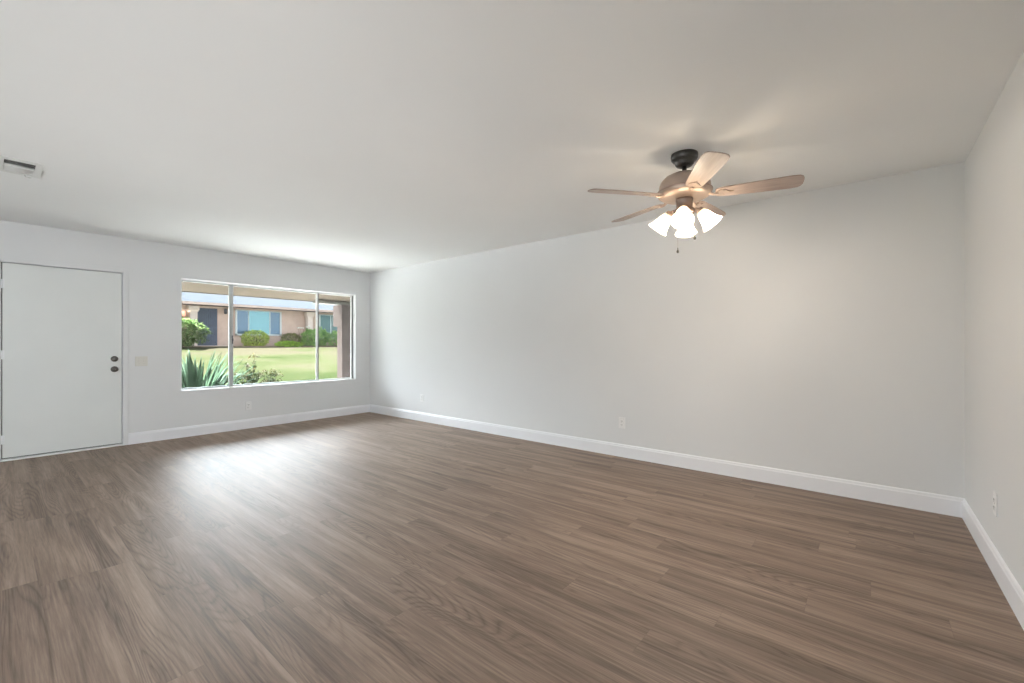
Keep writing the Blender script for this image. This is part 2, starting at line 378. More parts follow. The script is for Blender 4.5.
wall_cells('wall_left', 0, 0.0, -T, (RY, 0.0), (0, RH), [(WY0, WY1, WZ0, WZ1), (DY0 - 0.03, DY1 + 0.03, 0, DZ1 + 0.03)], M['wall'])
struct(boxobj('wall_back', (-T, 0, 0), (RX + T, T, RH), M['wall']))
wall_cells('wall_right', 0, RX, T, (RY, 0.0), (0, RH), [(-6.55, -4.95, 0.85, 2.05)], M['wall'])
PX0, PX1, PZ1 = 1.6, 6.2, 2.15
wall_cells('wall_front', 1, RY, -T, (-T, RX + T), (0, RH), [(PX0, PX1, 0.0, PZ1)], M['wall'])
struct(boxobj('floor', (-T, RY - T, -0.12), (RX + T, T, 0), M['floor']))
# ceiling with the duct opening above the air register
VX0, VX1, VY0, VY1 = 1.965, 2.275, -4.20, -4.03
bm = B()
bx(bm, (-T, RY - T, RH), (VX0, T, RH + 0.1)); bx(bm, (VX1, RY - T, RH), (RX + T, T, RH + 0.1))
bx(bm, (VX0, RY - T, RH), (VX1, VY0, RH + 0.1)); bx(bm, (VX0, VY1, RH), (VX1, T, RH + 0.1))
struct(obj('ceiling', bm, M['ceiling']))

# baseboards: flat board with an eased, stepped top
def baseboard(name, p0, p1, n):
    p0, p1, n = Vector(p0), Vector(p1), Vector(n); bm = B()
    prof = [(0, 0), (0.014, 0), (0.014, 0.108), (0.011, 0.114), (0.0095, 0.126), (0.006, 0.132), (0, 0.133)]
    rings = [[bm.verts.new(p + n * d + Vector((0, 0, z))) for d, z in prof] for p in (p0, p1)]
    k = len(prof)
    for i in range(k): bm.faces.new((rings[0][i], rings[0][(i+1)%k], rings[1][(i+1)%k], rings[1][i]))
    bm.faces.new(rings[0]); bm.faces.new(rings[1][::-1])
    return struct(obj(name, bm, M['trim']))
CW = 0.05   # door casing width
baseboard('baseboard_left', (0, DY1 + CW, 0), (0, 0, 0), (1, 0, 0))
baseboard('baseboard_left_near', (0, RY, 0), (0, DY0 - CW, 0), (1, 0, 0))
baseboard('baseboard_back', (0, 0, 0), (RX, 0, 0), (0, -1, 0))
baseboard('baseboard_right', (RX, RY, 0), (RX, 0, 0), (-1, 0, 0))

# ------------------------------------------------------------------ front door
d = struct(empty('door_1', (0, 0, 0)), 'plain white flat front door with dark knob and deadbolt, left of the window', 'door')
bm = B(); bx(bm, (-T + 0.01, DY0 - 0.03, 0.0), (0.0, DY0, DZ1 + 0.03)); bx(bm, (-T + 0.01, DY1, 0.0), (0.0, DY1 + 0.03, DZ1 + 0.03)); bx(bm, (-T + 0.01, DY0, DZ1), (0.0, DY1, DZ1 + 0.03))
obj('door_jamb', bm, M['trim'], d)
bm = B(); bx(bm, (0, DY0 - CW, 0), (0.013, DY0 - 0.004, DZ1 + CW), 0.002); bx(bm, (0, DY1 + 0.004, 0), (0.013, DY1 + CW, DZ1 + CW), 0.002); bx(bm, (0, DY0 - 0.004, DZ1 + 0.004), (0.013, DY1 + 0.004, DZ1 + CW), 0.002)
obj('door_casing', bm, M['wall'], d)
boxobj('door_slab', (-0.047, DY0 + 0.006, 0.032), (-0.003, DY1 - 0.006, DZ1 - 0.007), M['door'], d, 0.0015)
bm = B(); bx(bm, (-0.075, DY0, 0.02), (-0.05, DY0 + 0.03, DZ1)); bx(bm, (-0.075, DY1 - 0.03, 0.02), (-0.05, DY1, DZ1)); bx(bm, (-0.075, DY0, DZ1 - 0.03), (-0.05, DY1, DZ1)); bx(bm, (-0.075, DY0, 0.02), (-0.05, DY1, 0.06))
obj('weatherstrip', bm, M['gap'], d)
boxobj('threshold', (-T, DY0, 0.0), (0.010, DY1, 0.020), M['vinyl'], d, 0.004)
for z in (0.22, 1.08, 1.80):
    bm = B(); tube(bm, [(0.004, DY0 + 0.001, z - 0.045), (0.004, DY0 + 0.001, z + 0.045)], 0.006, 10); bx(bm, (-0.002, DY0 - 0.004, z - 0.044), (0.0015, DY0 + 0.02, z + 0.044))
    obj('hinge', bm, M['trim'], d)
def y_out(y, z): return Matrix.Translation((-0.003, y, z)) @ Matrix.Rotation(R(90), 4, 'Y')
bm = B(); lathe(bm, [(0, 0.0), (0.032, 0.0), (0.033, 0.004), (0.030, 0.010), (0.021, 0.013), (0.020, 0.024), (0.016, 0.027), (0, 0.027)], 32, y_out(-3.328, 1.018))
db = obj('deadbolt', bm, M['pewter'], d, True)
bm = B(); bx(bm, (0.024, -3.332, 1.004), (0.036, -3.324, 1.032), 0.002); obj('thumb_turn', bm, M['pewter'], db)
bm = B(); lathe(bm, [(0, 0.0), (0.033, 0.0), (0.034, 0.004), (0.028, 0.009), (0.014, 0.012), (0.011, 0.030), (0.016, 0.036), (0.026, 0.044), (0.029, 0.054), (0.026, 0.063), (0.017, 0.069), (0, 0.070)], 32, y_out(-3.328, 0.898))
kn = obj('knob', bm, M['pewter'], d, True); kn['label'] = 'dark metal round knob'
bm = B(); bx(bm, (0.066, -3.330, 0.8955), (0.0685, -3.326, 0.9005)); obj('lock_button', bm, M['screw'], kn)

# ------------------------------------------------------------------ window in the left wall (three sections)
wd = struct(empty('window_1', (0, 0, 0)), 'wide three-section sliding window with thin frame, looking onto the lawn', 'window')
FX = -0.085     # room-side face of the frame
bm = B(); fw_ = 0.018
bx(bm, (FX - 0.05, WY0, WZ1 - fw_), (FX, WY1, WZ1)); bx(bm, (FX - 0.05, WY0, WZ0), (FX, WY1, WZ0 + fw_))
obj('window_frame', bm, M['vinyl'], wd)
for a, b in ((WY0, WY0 + 0.014), (WY1 - 0.022, WY1)): boxobj('window_jamb', (FX - 0.05, a, WZ0 + fw_), (FX + 0.002, b, WZ1 - fw_), M['jamb'], wd)
M1, M2 = -2.110, -0.890
def sash(y0, y1, x, mat, wl=0.03, wr=0.03):
    bm = B(); z0, z1 = WZ0 + fw_, WZ1 - fw_
    bx(bm, (x - 0.018, y0, z0), (x, y0 + wl, z1), 0.002); bx(bm, (x - 0.018, y1 - wr, z0), (x, y1, z1), 0.002)
    bx(bm, (x - 0.018, y0 + wl, z0), (x, y1 - wr, z0 + 0.016), 0.002); bx(bm, (x - 0.018, y0 + wl, z1 - 0.016), (x, y1 - wr, z1), 0.002)
    s = obj('sash', bm, mat, wd)
    boxobj('pane', (x - 0.012, y0 + wl - 0.003, z0 + 0.012), (x - 0.008, y1 - wr + 0.003, z1 - 0.012), M['glass'], s)
    return s
s1 = sash(WY0 + fw_, M1 + 0.022, FX - 0.004, M['alu'], 0.010, 0.050)
sash(M1 + 0.018, M2 + 0.012, FX - 0.028, M['alu'], 0.014, 0.010)
s3 = sash(M2 - 0.022, WY1 - 0.022, FX - 0.004, M['vinyl'], 0.026, 0.020)
boxobj('sash_seal', (FX - 0.022, M2 + 0.004, WZ0 + fw_), (FX - 0.004, M2 + 0.018, WZ1 - fw_), M['jamb'], s3)
bm = B(); bx(bm, (FX - 0.004, M1 + 0.006, 1.19), (FX + 0.012, M1 + 0.018, 1.31), 0.003); bx(bm, (FX + 0.006, M1 + 0.010, 1.23), (FX + 0.024, M1 + 0.020, 1.27), 0.003)
obj('latch', bm, M['latch'], s1)
bm = B(); t_ = 0.006   # bright drywall-return liner: sill, head and jamb boards, just inside the opening
bx(bm, (FX, WY0, WZ0), (0.004, WY1, WZ0 + 0.012), 0.002); bx(bm, (FX, WY0, WZ1 - t_), (0.001, WY1, WZ1))
bx(bm, (FX, WY0, WZ0 + 0.012), (0.001, WY0 + t_, WZ1 - t_)); bx(bm, (FX, WY1 - t_, WZ0 + 0.012), (0.001, WY1, WZ1 - t_))
obj('window_sill', bm, M['vinyl'], wd)

# unseen glazed opening behind the camera, added to let in fill light
pd = struct(empty('fill_window_2', (0, 0, 0)), 'wide glazed opening added for fill light in the wall behind the viewpoint', 'window')
bm = B()
for a in (PX0, PX0 + 1.53, PX0 + 3.06, PX1 - 0.06): bx(bm, (a, RY - 0.10, 0), (a + 0.06, RY - 0.04, PZ1))
bx(bm, (PX0, RY - 0.10, PZ1 - 0.06), (PX1, RY - 0.04, PZ1)); bx(bm, (PX0, RY - 0.10, 0), (PX1, RY - 0.04, 0.05))
obj('window_frame', bm, M['vinyl'], pd)
boxobj('pane', (PX0 + 0.02, RY - 0.074, 0.03), (PX1 - 0.02, RY - 0.068, PZ1 - 0.03), M['glass'], pd)

sdw = struct(empty('fill_window_3', (0, 0, 0)), 'plain side window added for fill light behind the viewpoint', 'window')  # unseen window, added to brighten the left wall and door
bm = B()
for a in (-6.55, -5.775, -5.0): bx(bm, (RX + 0.06, a, 0.85), (RX + 0.11, a + 0.05, 2.05))
bx(bm, (RX + 0.06, -6.55, 0.85), (RX + 0.11, -4.95, 0.90)); bx(bm, (RX + 0.06, -6.55, 2.0), (RX + 0.11, -4.95, 2.05))
obj('window_frame', bm, M['vinyl'], sdw)
boxobj('pane', (RX + 0.083, -6.53, 0.87), (RX + 0.088, -4.97, 2.03), M['glass'], sdw)

# ------------------------------------------------------------------ outlets and switch
def outlet_at(o, loc, rz): o.location = loc; o.rotation_euler = (0, 0, rz)
def make_outlet():     # local: plate in the XZ plane, facing +Y
    r = empty('wall_outlet')
    bm = B(); bx(bm, (-0.036, 0, -0.058), (0.036, 0.006, 0.058), 0.002); obj('cover_plate', bm, M['plate'], r)
    for z in (-0.020, 0.020):
        bm = B(); bx(bm, (-0.016, 0.004, z - 0.014), (0.016, 0.0085, z + 0.014), 0.003); q = obj('receptacle', bm, M['plate'], r)
        bm = B(); bx(bm, (-0.0075, 0.0082, z - 0.002), (-0.0050, 0.0092, z + 0.007)); bx(bm, (0.0050, 0.0082, z - 0.002), (0.0075, 0.0092, z + 0.007)); bx(bm, (-0.0025, 0.0082, z - 0.010), (0.0025, 0.0092, z - 0.006))
        obj('slots', bm, M['slot'], q)
    bm = B(); lathe(bm, [(0, 0), (0.003, 0), (0.0025, 0.0015), (0, 0.002)], 12, Matrix.Translation((0, 0.006, 0)) @ Matrix.Rotation(R(-90), 4, 'X')); obj('screw', bm, M['screw'], r)
    return r
o1 = make_outlet()
G = 'white wall outlets near the baseboards'
spots = [((0.0, -1.925, 0.318), R(-90), 'white wall outlet on the far wall directly under the window'),
         ((1.433, 0.0, 0.355), R(180), 'white outlet low on the long wall, close to the window corner'),
         ((4.742, 0.0, 0.357), R(180), 'white outlet low in the middle of the long blank wall'),
         ((RX, -0.935, 0.362), R(90), 'white outlet on the right-hand wall at the photo edge')]
for i, (loc, rz, lab) in enumerate(spots):
    o = o1 if i == 0 else copy_tree(o1)
    outlet_at(o, loc, rz); tag(o, lab, 'outlet', G)
sw = empty('light_switch', (0.0, -3.088, 0.983), R(-90), label='ivory double light switch plate beside the front door', cat='light switch')
bm = B(); bx(bm, (-0.058, 0, -0.058), (0.058, 0.006, 0.058), 0.002); obj('cover_plate', bm, M['ivory'], sw)
for x in (-0.023, 0.023):
    bm = B(); bx(bm, (x - 0.005, 0.004, -0.012), (x + 0.005, 0.0075, 0.012)); bx(bm, (x - 0.0038, 0.006, -0.001), (x + 0.0038, 0.018, 0.009), 0.001); obj('toggle', bm, M['ivory'], sw)
for x in (-0.023, 0.023):
    for z in (-0.030, 0.030):
        bm = B(); lathe(bm, [(0, 0), (0.003, 0), (0.0025, 0.0015), (0, 0.002)], 12, Matrix.Translation((x, 0.006, z)) @ Matrix.Rotation(R(-90), 4, 'X')); obj('screw', bm, M['screw'], sw)

# ------------------------------------------------------------------ ceiling air register
vt = empty('air_vent', (2.12, -4.115, RH), label='white two-way metal air register on the ceiling near the front door', cat='air vent')
HX, HY = 0.190, 0.108
bm = B()
ix, iy = 0.142, 0.072
for lo, hi in (((-HX, -HY, -0.006), (-ix, HY, 0)), ((ix, -HY, -0.006), (HX, HY, 0)), ((-ix, -HY, -0.006), (ix, -iy, 0)), ((-ix, iy, -0.006), (ix, HY, 0)), ((-0.004, -iy, -0.006), (0.004, iy, 0.003))): bx(bm, lo, hi, 0.0015)
obj('vent_frame', bm, M['vent'], vt)
bm = B()   # sheet metal boot above the register
for lo, hi in (((-ix - 0.006, -iy - 0.006, 0.0), (-ix, iy + 0.006, 0.22)), ((ix, -iy - 0.006, 0.0), (ix + 0.006, iy + 0.006, 0.22)), ((-ix, -iy - 0.006, 0.0), (ix, -iy, 0.22)), ((-ix, iy, 0.0), (ix, iy + 0.006, 0.22)), ((-ix, -iy, 0.214), (ix, iy, 0.22))): bx(bm, lo, hi)
obj('duct_boot', bm, M['duct'], vt)
for sgn in (-1, 1):
    for k in range(6):
        cx = sgn * (0.016 + k * 0.0222); bm = B()
        # curved blade, near half opens towards the room, far half shows its face
        pts = [(-0.006, 0.0050), (0.000, 0.0035), (0.007, 0.0015), (0.014, -0.0005)] if sgn > 0 else [(0.014, -0.004), (0.008, -0.002), (0.000, 0.003), (-0.006, 0.010)]
        rows = [[bm.verts.new((cx + sgn * (a - 0.006), y, b)) for a, b in pts] for y in (-iy, iy)]
        for i in range(3): bm.faces.new((rows[0][i], rows[0][i+1], rows[1][i+1], rows[1][i]))
        obj('louver', bm, M['vent'], vt, True, 0.001)
bm = B(); tube(bm, [(-0.165, 0.03, -0.006), (-0.165, 0.035, -0.018), (-0.150, 0.062, -0.022)], 0.0028, 8); obj('damper_lever', bm, M['screw'], vt)

# ------------------------------------------------------------------ ceiling fan
FXY = (5.808, -1.328)
fan = empty('ceiling_fan', (*FXY, 0), label='five-blade ceiling fan with lit frosted glass shades and dark ceiling canopy', cat='ceiling fan')
bm = B(); lathe(bm, [(0, RH), (0.083, RH), (0.085, RH - 0.012), (0.083, RH - 0.030), (0.074, RH - 0.042), (0.060, RH - 0.050), (0.058, RH - 0.064), (0.050, RH - 0.075), (0.030, RH - 0.082), (0, RH - 0.082)], 48)
obj('canopy', bm, M['fan_dark'], fan, True)
bm = B(); lathe(bm, [(0, 2.37), (0.014, 2.37), (0.014, 2.325), (0.030, 2.322), (0.032, 2.300), (0, 2.300)], 24); obj('downrod', bm, M['fan_dark'], fan, True)
bm = B(); lathe(bm, [(0, 2.312), (0.045, 2.311), (0.090, 2.303), (0.125, 2.286), (0.150, 2.260), (0.160, 2.232), (0.162, 2.205), (0.168, 2.200), (0.170, 2.188), (0.168, 2.178), (0.160, 2.166), (0.140, 2.154), (0.110, 2.148), (0.060, 2.145), (0, 2.145)], 56)
mh = obj('motor_housing', bm, M['fan_motor'], fan, True)
bm = B(); lathe(bm, [(0.1695, 2.199), (0.1725, 2.196), (0.1725, 2.190), (0.1695, 2.187)], 56); obj('trim_ring', bm, M['fan_neck'], mh, True)
def blade_shape():
    bm = B(); out = []
    # half-width along the blade
    prof = [(0.185, 0.030), (0.200, 0.044), (0.230, 0.052), (0.350, 0.060), (0.500, 0.067), (0.600, 0.069), (0.635, 0.064), (0.652, 0.052), (0.660, 0.032), (0.662, 0.0)]
    top = [(x, h) for x, h in prof]; bot = [(x, -h) for x, h in reversed(prof[:-1])]
    outline = top + bot
    up = [bm.verts.new((x, y, 0.003)) for x, y in outline]; dn = [bm.verts.new((x, y, -0.003)) for x, y in outline]
    bm.faces.new(up); bm.faces.new(dn[::-1]); k = len(outline)
    for i in range(k): bm.faces.new((up[i], dn[i], dn[(i+1)%k], up[(i+1)%k]))
    return bm
def iron_shape():
    bm = B()
    tube(bm, [(0.150, 0, 0.004), (0.175, 0, -0.010), (0.205, 0, -0.009)], [0.011, 0.009, 0.008], 10)
    outline = [(0.190, -0.012), (0.205, -0.030), (0.232, -0.036), (0.250, -0.024), (0.262, -0.010), (0.290, 0.0), (0.262, 0.010), (0.250, 0.024), (0.232, 0.036), (0.205, 0.030), (0.190, 0.012)]
    up = [bm.verts.new((x, y, -0.0035)) for x, y in outline]; dn = [bm.verts.new((x, y, -0.0085)) for x, y in outline]
    bm.faces.new(up); bm.faces.new(dn[::-1]); k = len(outline)
    for i in range(k): bm.faces.new((up[i], dn[i], dn[(i+1)%k], up[(i+1)%k]))
    for x, y in ((0.232, -0.022), (0.232, 0.022), (0.268, 0)): lathe(bm, [(0, -0.0085), (0.005, -0.0085), (0.004, -0.0115), (0, -0.012)], 10, Matrix.Translation((x, y, 0)))
    return bm
THETA = 14
bl0 = None
for k in range(5):
    if bl0 is None:
        bl = bl0 = obj('blade', blade_shape(), M['blade'], fan); ir = obj('blade_bracket', iron_shape(), M['fan_motor'], bl)
        ir0 = ir
    else:
        bl = bl0.copy(); COL.objects.link(bl); bl.parent = fan; ir = ir0.copy(); COL.objects.link(ir); ir.parent = bl
    bl.location = (0, 0, 2.162); bl.rotation_euler = (Matrix.Rotation(R(THETA + 72*k), 4, 'Z') @ Matrix.Rotation(R(-12), 4, 'X')).to_euler()
bm = B(); lathe(bm, [(0, 2.146), (0.052, 2.146), (0.054, 2.135), (0.050, 2.125), (0.050, 2.085), (0.062, 2.078), (0.066, 2.062), (0.058, 2.046), (0.035, 2.036), (0.012, 2.030), (0.010, 2.018), (0, 2.016)], 40)
obj('switch_housing', bm, M['fan_neck'], fan, True)
SH0 = -76
arm0 = None
for k in range(4):
    if arm0 is None:
        bm = B(); tube(bm, [(0.050, 0, 2.066), (0.068, 0, 2.074), (0.082, 0, 2.070), (0.090, 0, 2.062)], 0.009, 12)
        tilt = Matrix.Translation((0.088, 0, 2.066)) @ Matrix.Rotation(R(-38), 4, 'Y')
        lathe(bm, [(0, 0.006), (0.020, 0.004), (0.026, -0.006), (0.027, -0.026), (0, -0.026)], 28, tilt)
        arm0 = arm = obj('light_arm', bm, M['fan_neck'], fan, True)
        bm = B(); lathe(bm, [(0.025, -0.018), (0.030, -0.028), (0.037, -0.045), (0.042, -0.065), (0.045, -0.085), (0.051, -0.105), (0.060, -0.122), (0.068, -0.133), (0.066, -0.134)], 48, tilt)
        sh_ = obj('glass_shade', bm, M['shade'], arm, True, 0.003)
        bm = B(); lathe(bm, [(0, -0.026), (0.012, -0.028), (0.013, -0.045), (0.022, -0.060), (0.026, -0.075), (0.022, -0.090), (0.010, -0.099), (0, -0.101)], 20, tilt)
        bu_ = obj('bulb', bm, M['bulb'], arm, True)
    else:
        arm = arm0.copy(); COL.objects.link(arm); arm.parent = fan
        for src in (sh_, bu_):
            c = src.copy(); COL.objects.link(c); c.parent = arm
    arm.rotation_euler = (0, 0, R(SH0 + 90*k))
    rot = Matrix.Rotation(R(SH0 + 90*k), 4, 'Z')
    p = rot @ tilt @ Vector((0, 0, -0.104))
    add_light('fan_lamp_light', 'POINT', (FXY[0] + p.x, FXY[1] + p.y, p.z), None, LAMP_K, (1.0, 0.86, 0.72), shadow_soft_size=0.02)
for az, r_, z0, z1 in ((-22, 0.080, 2.060, 1.895), (151, 0.060, 2.050, 1.835)):
    c, s = math.cos(R(az)), math.sin(R(az)); bm = B()
    tube(bm, [(c * 0.045, s * 0.045, z0), (c * r_, s * r_, z0 - 0.012), (c * r_, s * r_, z1)], 0.0009, 6)
    pc = obj('pull_chain', bm, M['fan_motor'], fan)
    bm = B(); lathe(bm, [(0, z1 + 0.004), (0.003, z1 + 0.002), (0.0035, z1 - 0.010), (0.008, z1 - 0.020), (0.0085, z1 - 0.027), (0.005, z1 - 0.033), (0, z1 - 0.034)], 16, Matrix.Translation((c * r_, s * r_, 0)))
    obj('pull_fob', bm, M['fan_dark'], pc, True)

# ------------------------------------------------------------------ our own eave, post and roof, outside the window
EX = -1.78
bm = B()
for quad in ([(-T, -9, 2.36), (EX, -9, 2.045), (EX, 4, 2.045), (-T, 4, 2.36)],):
    lo = [bm.verts.new(p) for p in quad]; hi = [bm.verts.new((p[0], p[1], p[2] + 0.05)) for p in quad]
    bm.faces.new(lo); bm.faces.new(hi[::-1])
    for i in range(4): bm.faces.new((lo[i], hi[i], hi[(i+1)%4], lo[(i+1)%4]))
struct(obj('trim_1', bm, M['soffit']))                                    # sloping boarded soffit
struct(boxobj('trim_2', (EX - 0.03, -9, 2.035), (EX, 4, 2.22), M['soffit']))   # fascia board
bm = B()
quad = [(EX - 0.10, -9, 2.20), (2.6, -9, 3.20), (2.6, 4, 3.20), (EX - 0.10, 4, 2.20)]
lo = [bm.verts.new(p) for p in quad]; hi = [bm.verts.new((p[0], p[1], p[2] + 0.08)) for p in quad]
bm.faces.new(lo); bm.faces.new(hi[::-1])
for i in range(4): bm.faces.new((lo[i], hi[i], hi[(i+1)%4], lo[(i+1)%4]))
quad = [(2.6, -9, 3.20), (9.2, -9, 2.55), (9.2, 4, 2.55), (2.6, 4, 3.20)]
lo = [bm.verts.new(p) for p in quad]; hi = [bm.verts.new((p[0], p[1], p[2] + 0.08)) for p in quad]
bm.faces.new(lo); bm.faces.new(hi[::-1])
for i in range(4): bm.faces.new((lo[i], hi[i], hi[(i+1)%4], lo[(i+1)%4]))
struct(obj('roof', bm, M['roof']))
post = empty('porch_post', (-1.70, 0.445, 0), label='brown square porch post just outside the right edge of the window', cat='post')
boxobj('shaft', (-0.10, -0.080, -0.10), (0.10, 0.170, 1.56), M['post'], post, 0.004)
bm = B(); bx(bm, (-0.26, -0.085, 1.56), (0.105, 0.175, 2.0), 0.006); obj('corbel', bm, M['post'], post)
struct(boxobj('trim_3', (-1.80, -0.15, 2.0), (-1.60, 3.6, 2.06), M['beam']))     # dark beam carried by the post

# ------------------------------------------------------------------ lawn
def gz(x):
    pts = [(0.0, -0.26), (-7.1, -0.26), (-7.2, -0.10), (-10, 0.34), (-17.0, 1.02), (-18.5, 1.08), (-60, 1.10)]
    for (a, za), (b, zb) in zip(pts, pts[1:]):
        if a >= x >= b: return za + (zb - za) * (x - a) / (b - a)
    return pts[-1][1]
bm = B(); xs = [-T, -2, -5, -7.1, -7.2, -7.6, -8.3, -9, -10, -11, -12, -13, -14, -15, -16, -17, -18.5, -30, -60]; ys = [-80 + 4 * i for i in range(10)] + [-40 + 2 * i for i in range(41)] + [44 + 4 * i for i in range(10)]
grid = [[bm.verts.new((x, y, gz(x) + 0.03 * math.sin(y * 0.7 + x) * (1 if -17 < x < -8 else 0))) for y in ys] for x in xs]
for i in range(len(xs) - 1):
    for j in range(len(ys) - 1): bm.faces.new((grid[i][j], grid[i][j+1], grid[i+1][j+1], grid[i+1][j]))
tag(obj('lawn', bm, M['lawn'], None, True), 'sunlit patchy lawn sloping up to the house across', 'lawn', kind='stuff')
struct(boxobj('bounce_slab', (-7.2, -9, -0.25), (-1.9, 4, -0.10), M['bounce_concrete']))  # unseen pale slab, added to bounce sun through the window onto the ceiling
struct(boxobj('planting_strip', (-1.9, -9, -0.25), (-T, 4, -0.105), M['gravel']))
bm = B(); bx(bm, (-19.2, -8, 1.0), (-17.7, 20, 1.10)); tag(obj('planting_bed', bm, M['soil']), 'soil bed along the wall of the house across', 'soil', kind='stuff')

# ------------------------------------------------------------------ the house across the lawn
HXF = -19.2
h = empty('house', (HXF, 6, 1.05), label='single-storey pinkish stucco house with pale roof across the lawn', cat='house')
def hp(name, lo, hi, mat, parent=h, bevel=0.0):
    bm = B(); bx(bm, lo, hi, bevel)
    o = obj(name, bm, mat, parent)
    q = parent; off = Vector((0, 0, 0))
    while q is not None: off += q.location; q = q.parent
    o.data.transform(Matrix.Translation(-off)); return o
hp('wall', (HXF - 8, -9, 0.9), (HXF, 22, 3.20), M['stucco'])
bm = B(); ex = HXF + 1.0
prof = [(ex, 3.14), (ex, 3.24), (ex - 5.2, 5.10), (ex - 10.4, 3.24), (ex - 10.4, 3.14), (HXF - 8, 3.14), (HXF - 8, 3.20), (HXF, 3.20), (HXF, 3.14)]
rr = [[bm.verts.new((x, y, z)) for x, z in [(ex, 3.14), (ex, 3.24), (ex - 5.2, 5.10), (ex - 10.4, 3.24), (ex - 10.4, 3.14)]] for y in (-10, 23)]
for i in range(5): bm.faces.new((rr[0][i], rr[0][(i+1)%5], rr[1][(i+1)%5], rr[1][i]))
bm.faces.new(rr[0]); bm.faces.new(rr[1][::-1])
o = obj('roof', bm, M['roof'], h); o.data.transform(Matrix.Translation(-h.location))
hp('fascia', (ex, -10, 3.11), (ex + 0.03, 23, 3.235), M['fascia'])
dr = hp('front_door', (HXF - 0.02, 2.34, 1.10), (HXF + 0.05, 3.22, 3.02), M['house_door'])
for k in range(9): hp('grille_bar', (HXF + 0.05, 2.40 + k * 0.094, 1.16), (HXF + 0.065, 2.42 + k * 0.094, 2.96), M['house_grille'], dr)
hp('grille_rail', (HXF + 0.05, 2.36, 2.0), (HXF + 0.07, 3.20, 2.06), M['house_grille'], dr)
hp('door_step', (HXF, 2.1, 1.0), (HXF + 0.9, 3.4, 1.12), M['stucco_pale'])
def house_window(y0, y1, z0, z1, mulls, mats):
    fr_ = hp('window_frame', (HXF - 0.02, y0, z0), (HXF + 0.02, y1, z1), M['house_white'])
    bmw = B(); f = 0.09
    for lo, hi in (((HXF, y0, z0), (HXF + 0.07, y0 + f, z1)), ((HXF, y1 - f, z0), (HXF + 0.07, y1, z1)), ((HXF, y0, z1 - 0.05), (HXF + 0.07, y1, z1)), ((HXF, y0, z0), (HXF + 0.07, y1, z0 + f))): bx(bmw, lo, hi)
    for m_ in mulls: bx(bmw, (HXF, m_ - 0.025, z0), (HXF + 0.055, m_ + 0.025, z1))
    o = obj('window_casing', bmw, M['house_white'], fr_); o.data.transform(Matrix.Translation(-h.location))
    e_ = [y0 + f] + list(mulls) + [y1 - f]
    for a, b, mt in zip(e_, e_[1:], mats): hp('window_pane', (HXF + 0.02, a, z0 + f), (HXF + 0.032, b, z1 - 0.05), mt, fr_)
house_window(4.04, 6.38, 1.66, 3.04, (4.68, 5.76), (M['far_screen'], M['far_glass'], M['far_screen']))
house_window(8.56, 10.9, 1.55, 3.02, (9.32,), (M['far_teal'], M['far_teal']))
def column(y0, y1):
    bm = B(); bx(bm, (HXF + 0.10, y0, 1.05), (HXF + 0.40, y1, 2.86), 0.01); bx(bm, (HXF + 0.05, y0 - 0.07, 2.86), (HXF + 0.46, y1 + 0.07, 3.08), 0.02)
    bx(bm, (HXF + 0.08, y0 - 0.03, 2.80), (HXF + 0.43, y1 + 0.03, 2.86), 0.01)
    o = obj('column', bm, M['stucco_pale'], h); o.data.transform(Matrix.Translation(-h.location))
column(1.98, 2.28); column(7.72, 8.02)
for y_, z_, mt in ((3.56, 2.88, M['latch']), (1.78, 2.68, M['porch_glow'])):
    bm = B(); lathe(bm, [(0, 0.16), (0.05, 0.14), (0.09, 0.09), (0.07, 0.07), (0.075, -0.06), (0.05, -0.12), (0, -0.13)], 12, Matrix.Translation((HXF + 0.16, y_, z_)))
    tube(bm, [(HXF + 0.0, y_, z_ + 0.05), (HXF + 0.10, y_, z_ + 0.16), (HXF + 0.16, y_, z_ + 0.15)], 0.015, 6)
    o = obj('wall_lantern', bm, mt, h); o.data.transform(Matrix.Translation(-h.location))

